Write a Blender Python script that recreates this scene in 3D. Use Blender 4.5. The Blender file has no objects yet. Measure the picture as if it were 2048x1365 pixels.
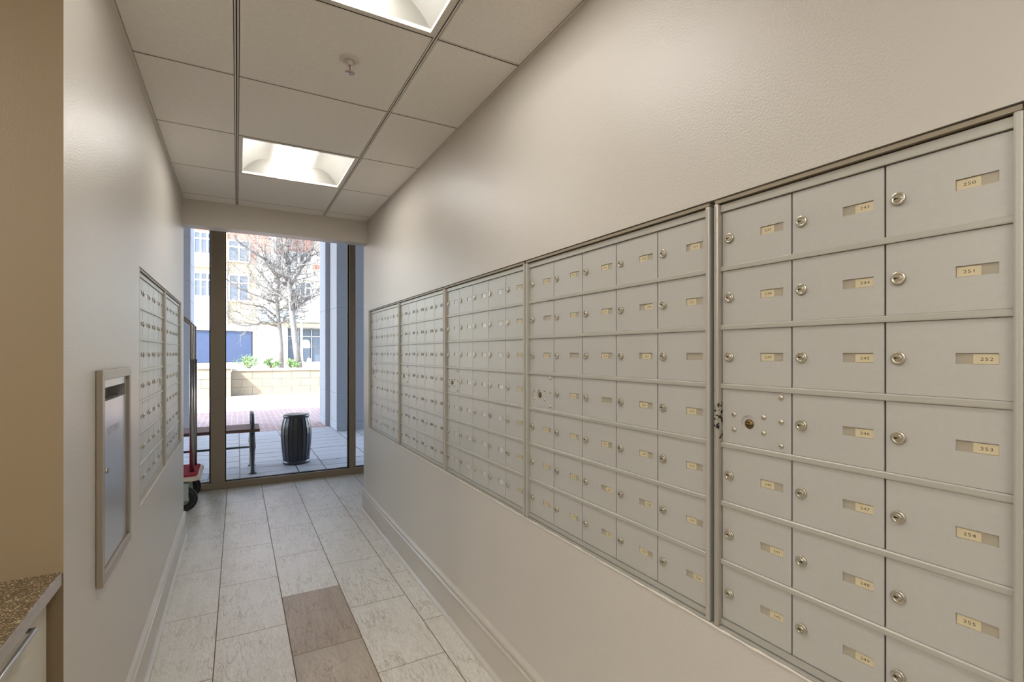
import bpy, bmesh, math, random
from mathutils import Vector
random.seed(7)
sc = bpy.context.scene
COL = sc.collection
PI = math.pi
CZ = 1.36                                   # eye height: heights below are above the floor
F, VX, HY = 985.0, 475.0, 706.0             # focal length and vanishing point of the corridor (2048 px frame)
A = math.atan((1024 - VX) / F)

# ------------------------------------------------------------------ camera, sky, sun, exposure
cam = bpy.data.cameras.new('camera'); cam.sensor_width = 36; cam.lens = F / 2048 * 36
cam.shift_y = (HY - 682.5) / 2048; cam.clip_start = .02; cam.clip_end = 300
co = bpy.data.objects.new('camera', cam); COL.objects.link(co)
co.location = (0, 0, CZ); co.rotation_euler = (PI / 2, 0, -A); sc.camera = co
w = bpy.data.worlds.new('sky'); sc.world = w; w.use_nodes = True
nt = w.node_tree; bg = nt.nodes['Background']
sky = nt.nodes.new('ShaderNodeTexSky'); sky.sky_type = 'NISHITA'; sky.sun_disc = False
sky.sun_elevation = math.radians(38); sky.sun_rotation = math.radians(245)
hz = nt.nodes.new('ShaderNodeHueSaturation'); hz.inputs['Saturation'].default_value = .72   # a hazy winter sky
nt.links.new(sky.outputs[0], hz.inputs['Color']); nt.links.new(hz.outputs[0], bg.inputs[0]); bg.inputs[1].default_value = .40
sl = bpy.data.lights.new('sun', 'SUN'); sl.energy = 4.0; sl.angle = .009; sl.color = (1, .95, .87)
so = bpy.data.objects.new('sun', sl); COL.objects.link(so)
so.rotation_euler = Vector((.62, .30, -.62)).to_track_quat('-Z', 'Y').to_euler()
so.location = (-20, -10, 30)
sc.view_settings.view_transform = 'Standard'; sc.view_settings.look = 'None'
sc.view_settings.exposure = 1.92; sc.view_settings.gamma = 1; sc.view_settings.use_curve_mapping = False
LAMP = 4.6                                 # radiance of the troffer lamps
sc.cycles.use_denoising = True
sc.cycles.max_bounces = 10; sc.cycles.diffuse_bounces = 6; sc.cycles.caustics_reflective = False
sc.cycles.caustics_refractive = False; sc.cycles.sample_clamp_indirect = 6
sc.cycles.use_adaptive_sampling = True; sc.cycles.adaptive_threshold = .01

# ------------------------------------------------------------------ materials
def srgb(r, g, b):
    f = lambda c: (c / 255 / 12.92) if c / 255 <= .04045 else ((c / 255 + .055) / 1.055) ** 2.4
    return (f(r), f(g), f(b), 1)

MATS = {}
def mat(name, rgb, rough=.5, metal=0, var=0, vscale=8, vstretch=(1, 1, 1), bump=0, bscale=200, spec=.5, emit=0, var2=None, coord='Object', rnd=0, thr=None):
    m = bpy.data.materials.new(name); m.use_nodes = True
    n = m.node_tree; b = n.nodes['Principled BSDF']
    b.inputs['Roughness'].default_value = rough; b.inputs['Metallic'].default_value = metal
    b.inputs['Specular IOR Level'].default_value = spec
    c = srgb(*rgb); b.inputs['Base Color'].default_value = c
    tc = n.nodes.new('ShaderNodeTexCoord')
    out = tc.outputs[coord]
    if rnd:
        oi = n.nodes.new('ShaderNodeObjectInfo'); vm = n.nodes.new('ShaderNodeVectorMath'); vm.operation = 'MULTIPLY_ADD'
        cb = n.nodes.new('ShaderNodeCombineXYZ')
        for i in range(3): n.links.new(oi.outputs['Random'], cb.inputs[i])
        n.links.new(cb.outputs[0], vm.inputs[0]); vm.inputs[1].default_value = (37, 53, 11); n.links.new(out, vm.inputs[2]); out = vm.outputs[0]
    if var or var2:
        mp = n.nodes.new('ShaderNodeMapping'); mp.inputs['Scale'].default_value = vstretch
        ns = n.nodes.new('ShaderNodeTexNoise'); ns.inputs['Scale'].default_value = vscale; ns.inputs['Detail'].default_value = 6
        ns.inputs['Roughness'].default_value = .65
        rp = n.nodes.new('ShaderNodeValToRGB')
        d = srgb(*var2) if var2 else tuple(x * (1 - var) for x in c[:3]) + (1,)
        l = c if var2 else tuple(min(1, x * (1 + var)) for x in c[:3]) + (1,)
        rp.color_ramp.elements[0].position, rp.color_ramp.elements[1].position = thr or (.35, .65)
        rp.color_ramp.elements[0].color = d; rp.color_ramp.elements[1].color = l
        n.links.new(out, mp.inputs[0]); n.links.new(mp.outputs[0], ns.inputs[0]); n.links.new(ns.outputs[0], rp.inputs[0])
        n.links.new(rp.outputs[0], b.inputs['Base Color'])
    if bump:
        nb = n.nodes.new('ShaderNodeTexNoise'); nb.inputs['Scale'].default_value = bscale; nb.inputs['Detail'].default_value = 3
        bp = n.nodes.new('ShaderNodeBump'); bp.inputs['Strength'].default_value = bump; bp.inputs['Distance'].default_value = .002
        n.links.new(tc.outputs['Object'], nb.inputs[0]); n.links.new(nb.outputs[0], bp.inputs['Height']); n.links.new(bp.outputs[0], b.inputs['Normal'])
    if emit:
        b.inputs['Emission Color'].default_value = (1, .985, .955, 1); b.inputs['Emission Strength'].default_value = emit
    MATS[name] = m
    return m

WALL = mat('wall_paint', (202, 195, 185), .36, bump=.5, bscale=210, spec=.5)
RETURNW = mat('tan_return_wall', (142, 124, 96), .42, bump=.35, bscale=260, spec=.4)  # browner and darker than the other walls; return face only
BASE = mat('baseboard_paint', (198, 190, 178), .35)
CEIL = mat('ceiling_tile_white', (234, 229, 221), .9, var=.03, vscale=60)
GRID = mat('ceiling_grid_white', (215, 208, 198), .5)
DARK = mat('dark_gap', (42, 36, 30), .8)
GROUT = mat('grout', (128, 108, 88), .9)
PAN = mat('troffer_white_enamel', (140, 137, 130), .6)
LAMPM = mat('lamp_diffuser', (255, 250, 240), .6, emit=LAMP)
FILLM = mat('fill_lamp_diffuser', (255, 250, 240), .6, emit=LAMP * 3.4)  # stronger glow for the added lights left of the counter
DOORM = mat('mailbox_aluminium', (193, 190, 182), .42, metal=.2, var=.02, vscale=90, bump=.08, bscale=500)
POSTM = mat('mailbox_frame_aluminium', (186, 182, 171), .42, metal=.25)
mat('bronze_aluminium', (166, 156, 142), .38, metal=.3)
SOFFSHADE = mat('soffit_shade_brown', (150, 138, 118), .5)  # shaded recess soffit, its shade put into the brown colour
SLOTM = mat('slot_backing', (186, 177, 158), .3, metal=.3)
BRASS = mat('brass_card', (214, 200, 164), .4, metal=.1)
GLARECARD = mat('white_glare_card', (226, 226, 228), .25)  # glare on the card slots painted as white
GCARD = mat('grey_card', (120, 116, 112), .4)
INK = mat('engraved_ink', (70, 52, 34), .7)
LOCKM = mat('lock_nickel', (206, 198, 180), .26, metal=.78)
BRASS2 = mat('old_brass', (120, 95, 55), .35, metal=.8)
CAULK = mat('white_caulk', (214, 206, 194), .7, bump=.8, bscale=90)
STEEL = mat('brushed_steel', (190, 190, 188), .3, metal=.7, bump=.05, bscale=300)
BRONZE = mat('bronze_frame_paint', (152, 138, 120), .45, metal=.2)
GASK = mat('black_gasket', (18, 18, 20), .5)
def vein_mat(name, base, light, dark, rough):
    m = mat(name, base, rough, bump=.12, bscale=60); n = m.node_tree; L = n.links.new; b = n.nodes['Principled BSDF']
    N = lambda t: n.nodes.new('ShaderNode' + t)
    tc = N('TexCoord'); oi = N('ObjectInfo'); cb = N('CombineXYZ'); va = N('VectorMath'); va.operation = 'MULTIPLY_ADD'; va.inputs[1].default_value = (37, 53, 11)
    for i in range(3): L(oi.outputs['Random'], cb.inputs[i])
    L(cb.outputs[0], va.inputs[0]); L(tc.outputs['Object'], va.inputs[2])
    def noise(scale, st, rot, detail=5, dist=0):
        mp = N('Mapping'); mp.inputs['Scale'].default_value = st; mp.inputs['Rotation'].default_value = (0, 0, rot); ns = N('TexNoise')
        ns.inputs['Scale'].default_value = scale; ns.inputs['Detail'].default_value = detail; ns.inputs['Distortion'].default_value = dist; ns.inputs['Roughness'].default_value = .6
        L(va.outputs[0], mp.inputs[0]); L(mp.outputs[0], ns.inputs[0]); return ns.outputs[0]
    def ramp(x, p0, p1, c0, c1):
        r = N('ValToRGB'); e = r.color_ramp.elements; e[0].position, e[1].position = p0, p1; e[0].color, e[1].color = c0, c1; L(x, r.inputs[0]); return r.outputs[0]
    cl = ramp(noise(7, (3.0, .5, 1), .2), .3, .7, srgb(*base), srgb(*light))
    a1 = N('Math'); a1.operation = 'SUBTRACT'; a1.inputs[1].default_value = .5; L(noise(10, (3.6, .55, 1), .22, 8, .15), a1.inputs[0])
    a2 = N('Math'); a2.operation = 'ABSOLUTE'; L(a1.outputs[0], a2.inputs[0])
    vein = ramp(a2.outputs[0], .0, .03, (1, 1, 1, 1), (0, 0, 0, 1))
    gate = ramp(noise(5, (1, 1, 1), 0, 3), .42, .62, (0, 0, 0, 1), (1, 1, 1, 1))
    fine = ramp(noise(75, (2.4, .5, 1), .3, 4), .40, .68, (0, 0, 0, 1), (1, 1, 1, 1))
    m1 = N('Math'); m1.operation = 'MULTIPLY'; L(vein, m1.inputs[0]); L(gate, m1.inputs[1])
    m2 = N('Math'); m2.operation = 'MULTIPLY_ADD'; L(fine, m2.inputs[0]); m2.inputs[1].default_value = .50; L(m1.outputs[0], m2.inputs[2])
    m3 = N('Math'); m3.operation = 'MULTIPLY'; m3.use_clamp = True; m3.inputs[1].default_value = .62; L(m2.outputs[0], m3.inputs[0])
    mx = N('MixRGB'); L(m3.outputs[0], mx.inputs[0]); L(cl, mx.inputs[1]); mx.inputs[2].default_value = srgb(*dark); L(mx.outputs[0], b.inputs['Base Color'])
    return m
TILE = vein_mat('floor_tile_stone', (224, 220, 208), (236, 233, 225), (160, 144, 122), .4)
TILE2 = vein_mat('floor_tile_brown_stone', (172, 155, 135), (192, 176, 156), (128, 108, 90), .45)
TILE3 = vein_mat('floor_tile_pale_brown_stone', (182, 169, 151), (202, 190, 172), (126, 108, 90), .45)
CHROME = mat('brushed_chrome', (180, 176, 172), .28, metal=.9)
REDC = mat('red_carpet', (170, 12, 40), .95, var=.12, vscale=80, bump=.6, bscale=400)
CREAM = mat('cream_bumper', (226, 214, 196), .5)
RUBBER = mat('black_rubber', (24, 24, 26), .6)
GREYP = mat('grey_wheel_plastic', (140, 140, 134), .45)
SAGE = mat('sage_painted_steel', (176, 190, 186), .4)
COUNT = mat('counter_front_laminate', (205, 200, 188), .5)
EDGE = mat('granite_edge_sheen', (165, 156, 148), .3, var=.15, vscale=150)  # slab edge lightened in colour to stand for its reflection
BLUEST = mat('grey_limestone', (150, 155, 166), .75, var=.05, vscale=25)
PAVER = mat('grey_paver', (172, 174, 180), .7, var=.08, vscale=12, rnd=1)
BRICKP = mat('plaza_brick', (168, 132, 122), .85)
SAND = mat('tan_block', (150, 143, 122), .8, var=.07, vscale=6, rnd=1)
CAPS = mat('pale_cap_stone', (170, 166, 156), .8, var=.04, vscale=6, rnd=1)
NAVY = mat('navy_enamel_steel', (22, 30, 48), .3, var=.08, vscale=5, spec=.5)
NAVY2 = mat('navy_liner', (22, 28, 42), .5)
IRON = mat('black_cast_iron', (36, 42, 52), .45)
WOOD = mat('bench_wood', (104, 72, 66), .6, var=.15, vscale=20, vstretch=(.2, 3, 3))
BARK = mat('grey_bark', (112, 110, 108), .9, var=.22, vscale=9, vstretch=(1, 1, .5))
LEAF = mat('shrub_leaf', (120, 150, 92), .6, var=.3, vscale=3)
STEM = mat('shrub_stem', (110, 92, 70), .9)
SOIL = mat('mulch', (170, 146, 122), .95, var=.3, vscale=6, bump=.8, bscale=12)
TERR = mat('terrace_paving', (186, 180, 172), .9, var=.05, vscale=2)
TAN = mat('tan_facade', (158, 145, 120), .85, var=.05, vscale=3)
WHITEF = mat('white_facade', (206, 202, 194), .85)
BRICKF = mat('red_brick_facade', (190, 112, 90), .85)
GLASSB = mat('dark_window_glass', (86, 94, 106), .3, spec=.25)
BLUEP = mat('blue_shop_panel', (44, 58, 88), .6, var=.06, vscale=2)
PALEBL = mat('pale_blue_frieze', (150, 172, 190), .7)
GREYF = mat('grey_metal_trim', (150, 156, 162), .5)
STUCCO = mat('arcade_soffit', (205, 205, 205), .9)

def brick_mat(m, c1, c2, mortar, scale, axis):
    n = m.node_tree; b = n.nodes['Principled BSDF']
    tc = n.nodes.new('ShaderNodeTexCoord'); sp = n.nodes.new('ShaderNodeSeparateXYZ'); cb = n.nodes.new('ShaderNodeCombineXYZ')
    n.links.new(tc.outputs['Object'], sp.inputs[0]); n.links.new(sp.outputs[axis[0]], cb.inputs[0]); n.links.new(sp.outputs[axis[1]], cb.inputs[1])
    bt = n.nodes.new('ShaderNodeTexBrick'); n.links.new(cb.outputs[0], bt.inputs[0])
    bt.inputs['Color1'].default_value = srgb(*c1); bt.inputs['Color2'].default_value = srgb(*c2); bt.inputs['Mortar'].default_value = srgb(*mortar)
    bt.inputs['Scale'].default_value = scale; bt.inputs['Mortar Size'].default_value = .012; bt.inputs['Brick Width'].default_value = .21; bt.inputs['Row Height'].default_value = .1 if axis == 'XY' else .07
    n.links.new(bt.outputs[0], b.inputs['Base Color'])
for ax in ('XY', 'XZ'): pass
brick_mat(BRICKP, (166, 132, 124), (140, 108, 106), (176, 162, 154), 1, 'XY')
brick_mat(BRICKF, (170, 92, 70), (150, 76, 58), (180, 150, 134), 1, 'XZ')

# speckled granite
GRAN = mat('speckled_brown_granite', (104, 84, 58), .22)
n = GRAN.node_tree; b = n.nodes['Principled BSDF']; tc = n.nodes.new('ShaderNodeTexCoord')
v = n.nodes.new('ShaderNodeTexVoronoi'); v.inputs['Scale'].default_value = 420; rp = n.nodes.new('ShaderNodeValToRGB')
e = rp.color_ramp.elements; e[0].position = .0; e[0].color = srgb(66, 54, 36); e[1].position = 1; e[1].color = srgb(190, 172, 140)
x = e.new(.55); x.color = srgb(94, 79, 54); x = e.new(.86); x.color = srgb(122, 104, 76)
sx = n.nodes.new('ShaderNodeSeparateColor')
n.links.new(tc.outputs['Object'], v.inputs[0]); n.links.new(v.outputs['Color'], sx.inputs[0]); n.links.new(sx.outputs[0], rp.inputs[0]); n.links.new(rp.outputs[0], b.inputs['Base Color'])

# chipped paint on one mailbox post
CHIP = mat('chipped_frame_aluminium', (180, 174, 162), .35, metal=.4)
n = CHIP.node_tree; b = n.nodes['Principled BSDF']; tc = n.nodes.new('ShaderNodeTexCoord')
ns = n.nodes.new('ShaderNodeTexNoise'); ns.inputs['Scale'].default_value = 110; ns.inputs['Detail'].default_value = 4
sp = n.nodes.new('ShaderNodeSeparateXYZ'); n.links.new(tc.outputs['Object'], sp.inputs[0]); n.links.new(tc.outputs['Object'], ns.inputs[0])
mr = n.nodes.new('ShaderNodeMapRange'); mr.inputs[1].default_value = .13; mr.inputs[2].default_value = 0; mr.inputs[3].default_value = -.25; mr.inputs[4].default_value = .12
ab = n.nodes.new('ShaderNodeMath'); ab.operation = 'SUBTRACT'; ab.inputs[1].default_value = .47
ab2 = n.nodes.new('ShaderNodeMath'); ab2.operation = 'ABSOLUTE'
n.links.new(sp.outputs[2], ab.inputs[0]); n.links.new(ab.outputs[0], ab2.inputs[0]); n.links.new(ab2.outputs[0], mr.inputs[0])
ad = n.nodes.new('ShaderNodeMath'); ad.operation = 'ADD'; n.links.new(ns.outputs[0], ad.inputs[0]); n.links.new(mr.outputs[0], ad.inputs[1])
rp = n.nodes.new('ShaderNodeValToRGB'); rp.color_ramp.elements[0].position = .6; rp.color_ramp.elements[1].position = .64
rp.color_ramp.elements[0].color = srgb(180, 174, 162); rp.color_ramp.elements[1].color = srgb(40, 34, 30)
n.links.new(ad.outputs[0], rp.inputs[0]); n.links.new(rp.outputs[0], b.inputs['Base Color'])

# thin window glass
GLASS = bpy.data.materials.new('window_glass'); GLASS.use_nodes = True
n = GLASS.node_tree; n.nodes.clear()
o_ = n.nodes.new('ShaderNodeOutputMaterial'); mx = n.nodes.new('ShaderNodeMixShader'); tr = n.nodes.new('ShaderNodeBsdfTransparent'); gl = n.nodes.new('ShaderNodeBsdfGlossy')
tr.inputs[0].default_value = (.97, .985, .985, 1); gl.inputs['Roughness'].default_value = .01
fr = n.nodes.new('ShaderNodeFresnel'); fr.inputs[0].default_value = 1.3
n.links.new(fr.outputs[0], mx.inputs[0]); n.links.new(tr.outputs[0], mx.inputs[1]); n.links.new(gl.outputs[0], mx.inputs[2]); n.links.new(mx.outputs[0], o_.inputs[0])

# ------------------------------------------------------------------ geometry helpers
class MB:
    def __init__(s): s.v = []; s.f = []; s.m = []; s.mats = []; s.sm = []
    def mi(s, m):
        if m not in s.mats: s.mats.append(m)
        return s.mats.index(m)
    def face(s, pts, m, smooth=False):
        i = len(s.v); s.v += [tuple(p) for p in pts]; s.f.append(tuple(range(i, i + len(pts)))); s.m.append(s.mi(m)); s.sm.append(smooth)
    def box(s, x0, y0, z0, x1, y1, z1, m):
        i = len(s.v); k = s.mi(m)
        s.v += [(x0, y0, z0), (x1, y0, z0), (x1, y1, z0), (x0, y1, z0), (x0, y0, z1), (x1, y0, z1), (x1, y1, z1), (x0, y1, z1)]
        for q in ((3, 2, 1, 0), (4, 5, 6, 7), (0, 1, 5, 4), (1, 2, 6, 5), (2, 3, 7, 6), (3, 0, 4, 7)):
            s.f.append(tuple(i + j for j in q)); s.m.append(k); s.sm.append(False)
        return s
    def ring(s, c, u, w_, r, n): return [tuple(c + (u * math.cos(2 * PI * k / n) + w_ * math.sin(2 * PI * k / n)) * r) for k in range(n)]
    def tube(s, pts, rs, m, n=8, cap=True, smooth=True):
        pts = [Vector(p) for p in pts]; rs = rs if isinstance(rs, (list, tuple)) else [rs] * len(pts); k = s.mi(m); base = len(s.v)
        u = None
        for i, p in enumerate(pts):
            d = (pts[min(i + 1, len(pts) - 1)] - pts[max(i - 1, 0)]).normalized()
            if u is None: u = d.orthogonal().normalized()
            else:
                u = (u - d * u.dot(d)); u = u.normalized() if u.length > 1e-6 else d.orthogonal().normalized()
            s.v += s.ring(p, u, d.cross(u), rs[i], n)
        for i in range(len(pts) - 1):
            for j in range(n):
                a = base + i * n + j; b_ = base + i * n + (j + 1) % n
                s.f.append((a, b_, b_ + n, a + n)); s.m.append(k); s.sm.append(smooth)
        if cap:
            s.f.append(tuple(base + j for j in reversed(range(n)))); s.m.append(k); s.sm.append(False)
            e_ = base + (len(pts) - 1) * n; s.f.append(tuple(e_ + j for j in range(n))); s.m.append(k); s.sm.append(False)
        return s
    def lathe(s, prof, m, n=24, c=(0, 0, 0), axis='Z', smooth=True):
        """prof: (radius, height) pairs along the axis"""
        base = len(s.v); k = s.mi(m); ax = {'X': 0, 'Y': 1, 'Z': 2}[axis]; a1, a2 = [(1, 2), (2, 0), (0, 1)][ax]
        for r, h in prof:
            for j in range(n):
                p = list(c); p[ax] += h; p[a1] += r * math.cos(2 * PI * j / n); p[a2] += r * math.sin(2 * PI * j / n); s.v.append(tuple(p))
        for i in range(len(prof) - 1):
            for j in range(n):
                a = base + i * n + j; b_ = base + i * n + (j + 1) % n
                s.f.append((a, b_, b_ + n, a + n)); s.m.append(k); s.sm.append(smooth)
        s.f.append(tuple(base + j for j in reversed(range(n)))); s.m.append(k); s.sm.append(False)
        e_ = base + (len(prof) - 1) * n; s.f.append(tuple(e_ + j for j in range(n))); s.m.append(k); s.sm.append(False)
        return s
    def prism(s, poly, h0, h1, m, axis='Y'):
        """closed 2-D polygon extruded along an axis; poly in the other two axes"""
        k = s.mi(m); base = len(s.v); N = len(poly)
        for h in (h0, h1):
            for a_, b_ in poly: s.v.append({'Y': (a_, h, b_), 'X': (h, a_, b_), 'Z': (a_, b_, h)}[axis])
        for j in range(N): s.f.append((base + j, base + (j + 1) % N, base + N + (j + 1) % N, base + N + j)); s.m.append(k); s.sm.append(False)
        s.f.append(tuple(base + j for j in reversed(range(N)))); s.f.append(tuple(base + N + j for j in range(N))); s.m += [k, k]; s.sm += [False, False]
        return s
    def mesh(s, name, fix=True):
        me = bpy.data.meshes.new(name); me.from_pydata(s.v, [], s.f)
        for m in s.mats: me.materials.append(m)
        me.polygons.foreach_set('material_index', s.m); me.polygons.foreach_set('use_smooth', s.sm)
        if fix:
            bm = bmesh.new(); bm.from_mesh(me); bmesh.ops.remove_doubles(bm, verts=bm.verts, dist=1e-5); bmesh.ops.recalc_face_normals(bm, faces=bm.faces); bm.to_mesh(me); bm.free()
        return me
    def build(s, name, parent=None, loc=(0, 0, 0), rz=0, bevel=0, fix=True):
        o = add(name, s.mesh(name, fix), parent, loc, rz)
        if bevel:
            md = o.modifiers.new('bevel', 'BEVEL'); md.width = bevel; md.segments = 2; md.limit_method = 'ANGLE'
        return o

def add(name, me, parent=None, loc=(0, 0, 0), rz=0):
    o = bpy.data.objects.new(name, me); COL.objects.link(o); o.location = loc; o.rotation_euler = (0, 0, rz)
    if parent: o.parent = parent
    return o
def tag(o, label=None, cat=None, group=None, kind=None):
    for k, val in (('label', label), ('category', cat), ('group', group), ('kind', kind)):
        if val: o[k] = val
    return o
def thing(name, label, cat, loc=(0, 0, 0), rz=0, group=None): return tag(add(name, None, None, loc, rz), label, cat, group)
def B(*a): return MB().box(*a)

def grid_panel(us, vs, holes, depth, m, place, back=None):
    """a flat panel on a grid of lines with recessed rectangles (one connected mesh); place(u, v, d) -> point"""
    s = MB()
    H = lambda i, j: 0 <= i < len(us) - 1 and 0 <= j < len(vs) - 1 and (i, j) in holes
    for i in range(len(us) - 1):
        for j in range(len(vs) - 1):
            u0, u1, v0, v1 = us[i], us[i + 1], vs[j], vs[j + 1]
            if (i, j) in holes:
                d = depth
                s.face([place(u0, v0, d), place(u1, v0, d), place(u1, v1, d), place(u0, v1, d)], back or m)
                for (di, dj, p, q) in ((-1, 0, (u0, v0), (u0, v1)), (1, 0, (u1, v0), (u1, v1)), (0, -1, (u0, v0), (u1, v0)), (0, 1, (u0, v1), (u1, v1))):
                    if not H(i + di, j + dj): s.face([place(*p, 0), place(*q, 0), place(*q, d), place(*p, d)], m)
            else: s.face([place(u0, v0, 0), place(u1, v0, 0), place(u1, v1, 0), place(u0, v1, 0)], m)
    return s

def P(u, v, Y):
    """pixel -> point on the plane y = Y (world metres, floor at z = 0)"""
    x_, z_ = u - 1024, HY - v
    rx, ry = F * math.sin(A) + x_ * math.cos(A), F * math.cos(A) - x_ * math.sin(A)
    return Vector((rx * Y / ry, Y, z_ * Y / ry + CZ))
PX = lambda u, Y: P(u, HY, Y).x
PZ = lambda v, Y, u=550: P(u, v, Y).z

# ------------------------------------------------------------------ room shell
XL, XR, CH, YE = -.348, .957, 2.463, 4.36     # corridor walls, ceiling height, end of the corridor walls
YW = 5.75                                     # window wall
YB = -2.6                                     # wall behind the camera
WH = CH + .12
RT, RB = 1.712, .732                          # top and bottom of the mailbox recesses
wr = grid_panel([YB, .252, 4.176, YE], [0, RB, RT, WH], {(1, 1)}, .045, WALL, lambda u, v, d: (XR + d, u, v))
wr.face([(XR, YE, 0), (XR + .9, YE, 0), (XR + .9, YE, WH), (XR, YE, WH)], WALL)
tag(wr.build('wall_right'), kind='structure')
wl = grid_panel([1.485, 1.80, 2.17, 2.485, 4.19, YE], [0, .72, RB + .003, 1.29, RT, WH],
                {(1, 1), (1, 2), (3, 2), (3, 3)}, .06, WALL, lambda u, v, d: (XL - d, u, v))
wl.face([(XL, 1.485, 0), (-4.3, 1.485, 0), (-4.3, 1.485, WH), (XL, 1.485, WH)], RETURNW)
wl.face([(XL, YE, 0), (XL - 1.4, YE, 0), (XL - 1.4, YE, WH), (XL, YE, WH)], WALL)
tag(wl.build('wall_left'), kind='structure')
tag(B(-4.4, YB, 0, -4.3, 1.485, WH, WALL).build('wall_alcove'), kind='structure')
tag(B(-4.4, YB - .1, 0, XR + .1, YB, WH, WALL).build('wall_back'), kind='structure')
tag(B(-1.8, YE, 0, -1.68, 5.9, 3.0, WALL).build('wall_vestibule_left'), kind='structure')
tag(B(1.75, YE, 0, 1.86, 5.9, 3.0, WALL).build('wall_vestibule_right'), kind='structure')
tag(B(-1.8, 4.2, 2.9, 1.86, 5.9, 3.0, WALL).build('ceiling_vestibule'), kind='structure')
# the dropped beam where the corridor ends
tag(B(XL - 1.4, 4.21, 2.28, XR + .9, 4.335, 2.9, WALL).build('wall_beam'), kind='structure')
tag(B(-4.4, YB, -.06, 1.86, 5.86, -.0013, GROUT).build('floor'), kind='structure')
floor = bpy.data.objects['floor']

TM = {}
def tile(w_, l_, m):
    k = (round(w_, 3), round(l_, 3), m.name)
    if k not in TM:
        s = MB(); c = .0009
        s.v += [(0, 0, -.008), (w_, 0, -.008), (w_, l_, -.008), (0, l_, -.008), (0, 0, -c), (w_, 0, -c), (w_, l_, -c), (0, l_, -c), (c, c, 0), (w_ - c, c, 0), (w_ - c, l_ - c, 0), (c, l_ - c, 0)]
        s.f = [(0, 1, 5, 4), (1, 2, 6, 5), (2, 3, 7, 6), (3, 0, 4, 7), (4, 5, 9, 8), (5, 6, 10, 9), (6, 7, 11, 10), (7, 4, 8, 11), (8, 9, 10, 11), (3, 2, 1, 0)]
        s.m = [s.mi(m)] * 10; s.sm = [False] * 10
        TM[k] = s.mesh('floor_tile')
    return TM[k]
PW, PL, G = .305, .6055, .0042
for ci in range(-5, 7):
    x0 = -.395 + ci * PW
    y0 = (3.01 if ci % 2 == 0 else 3.315) - 7 * PL
    for j in range(12):
        ya, yb = y0 + j * PL, min(y0 + (j + 1) * PL, YW - .05)
        if yb - ya < .05 or yb < -.3: continue
        if not 0 <= ci <= 4 and yb < YE: continue
        if not 0 <= ci <= 4: ya = max(ya, YE)
        dk = ci == 2 and 2.38 < ya < 2.45
        dk2 = ci == 2 and 1.78 < ya < 1.83
        o = add('floor_tile', tile(PW - G, yb - ya - G, TILE2 if dk else TILE3 if dk2 else TILE), floor, (x0 + G / 2, ya + G / 2, random.uniform(-.0003, 0)))
        if dk: o['label'] = 'darker brown replacement floor tile'

# ceiling: slab, tiles, grid bars
ceil = tag(B(-4.4, YB, CH + .11, XR + .1, 4.215, CH + .16, DARK).build('ceiling'), kind='structure')
CY = [2.85 + .605 * k for k in range(-9, 3)] + [4.21]
CX = [-4.3] + [-.003 - .611 * k for k in range(6, -1, -1)] + [.608, XR]
g2 = .0095
TROFF = {(7, 1.64), (7, 3.455), (7, -.175), (7, -1.99), (4, .43), (4, -1.385), (2, .43), (2, -1.385)}
ctm = {}
for j in range(len(CY) - 1):
    for i in range(9):
        ya, yb = CY[j], CY[j + 1]
        xa, xb = CX[i:i + 2]
        if xb < XL + .05 and ya > 1.45: continue
        if i == 6 and ya > 1.0: xa = XL
        if (i, round(yb, 3)) in TROFF: continue
        x0, x1 = xa + (g2 if xa > XL and i else .012), xb - (g2 if i < 8 else .012)
        y0, y1 = ya + .006, yb - .006 if j < len(CY) - 2 else yb
        k = (round(x1 - x0, 3), round(y1 - y0, 3))
        if k not in ctm:
            a_, b_ = x1 - x0, y1 - y0; s = MB(); c = .003
            s.v = [(0, 0, .02), (a_, 0, .02), (a_, b_, .02), (0, b_, .02), (0, 0, c), (a_, 0, c), (a_, b_, c), (0, b_, c), (c, c, 0), (a_ - c, c, 0), (a_ - c, b_ - c, 0), (c, b_ - c, 0)]
            s.f = [(0, 1, 2, 3), (0, 4, 5, 1), (1, 5, 6, 2), (2, 6, 7, 3), (3, 7, 4, 0), (4, 8, 9, 5), (5, 9, 10, 6), (6, 10, 11, 7), (7, 11, 8, 4), (8, 11, 10, 9)]
            s.m = [s.mi(CEIL)] * 10; s.sm = [False] * 10; ctm[k] = s.mesh('ceiling_tile')
        add('ceiling_tile', ctm[k], ceil, (x0, y0, CH))
for xg in CX[1:-1]:
    yg = 4.21 if xg > XL else 1.485
    for dx in (-.0072, .0022):
        B(xg + dx, YB, CH + .002, xg + dx + .005, yg, CH + .02, GRID).build('ceiling_grid_bar', ceil)
SLOTSHADE = mat('grid_slot_shade', (36, 30, 25), .7)  # dark strips that paint the shade inside the grid gaps
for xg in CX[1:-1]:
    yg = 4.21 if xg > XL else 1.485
    B(xg - .0022, YB, CH + .006, xg + .0022, yg, CH + .02, SLOTSHADE).build('ceiling_slot_shade', ceil)
for y in CY[1:-1]:
    for i in range(9):
        xa, xb = CX[i:i + 2]
        if xb < XL + .05 and y > 1.45: continue
        if i == 6 and y > 1.45: xa = XL
        B(xa + g2, y - .0055, CH + .001, xb - g2, y + .0005, CH + .02, GRID).build('ceiling_grid_bar', ceil)
        B(xa + g2, y + .0005, CH + .0015, xb - g2, y + .0062, CH + .02, SLOTSHADE).build('ceiling_slot_shade', ceil)
for xa, xb, ya in ((XL, XL + .011, 1.485), (XR - .011, XR, YB)):
    B(xa, ya, CH - .001, xb, 4.21, CH + .02, GRID).build('ceiling_edge_angle', ceil)

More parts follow.
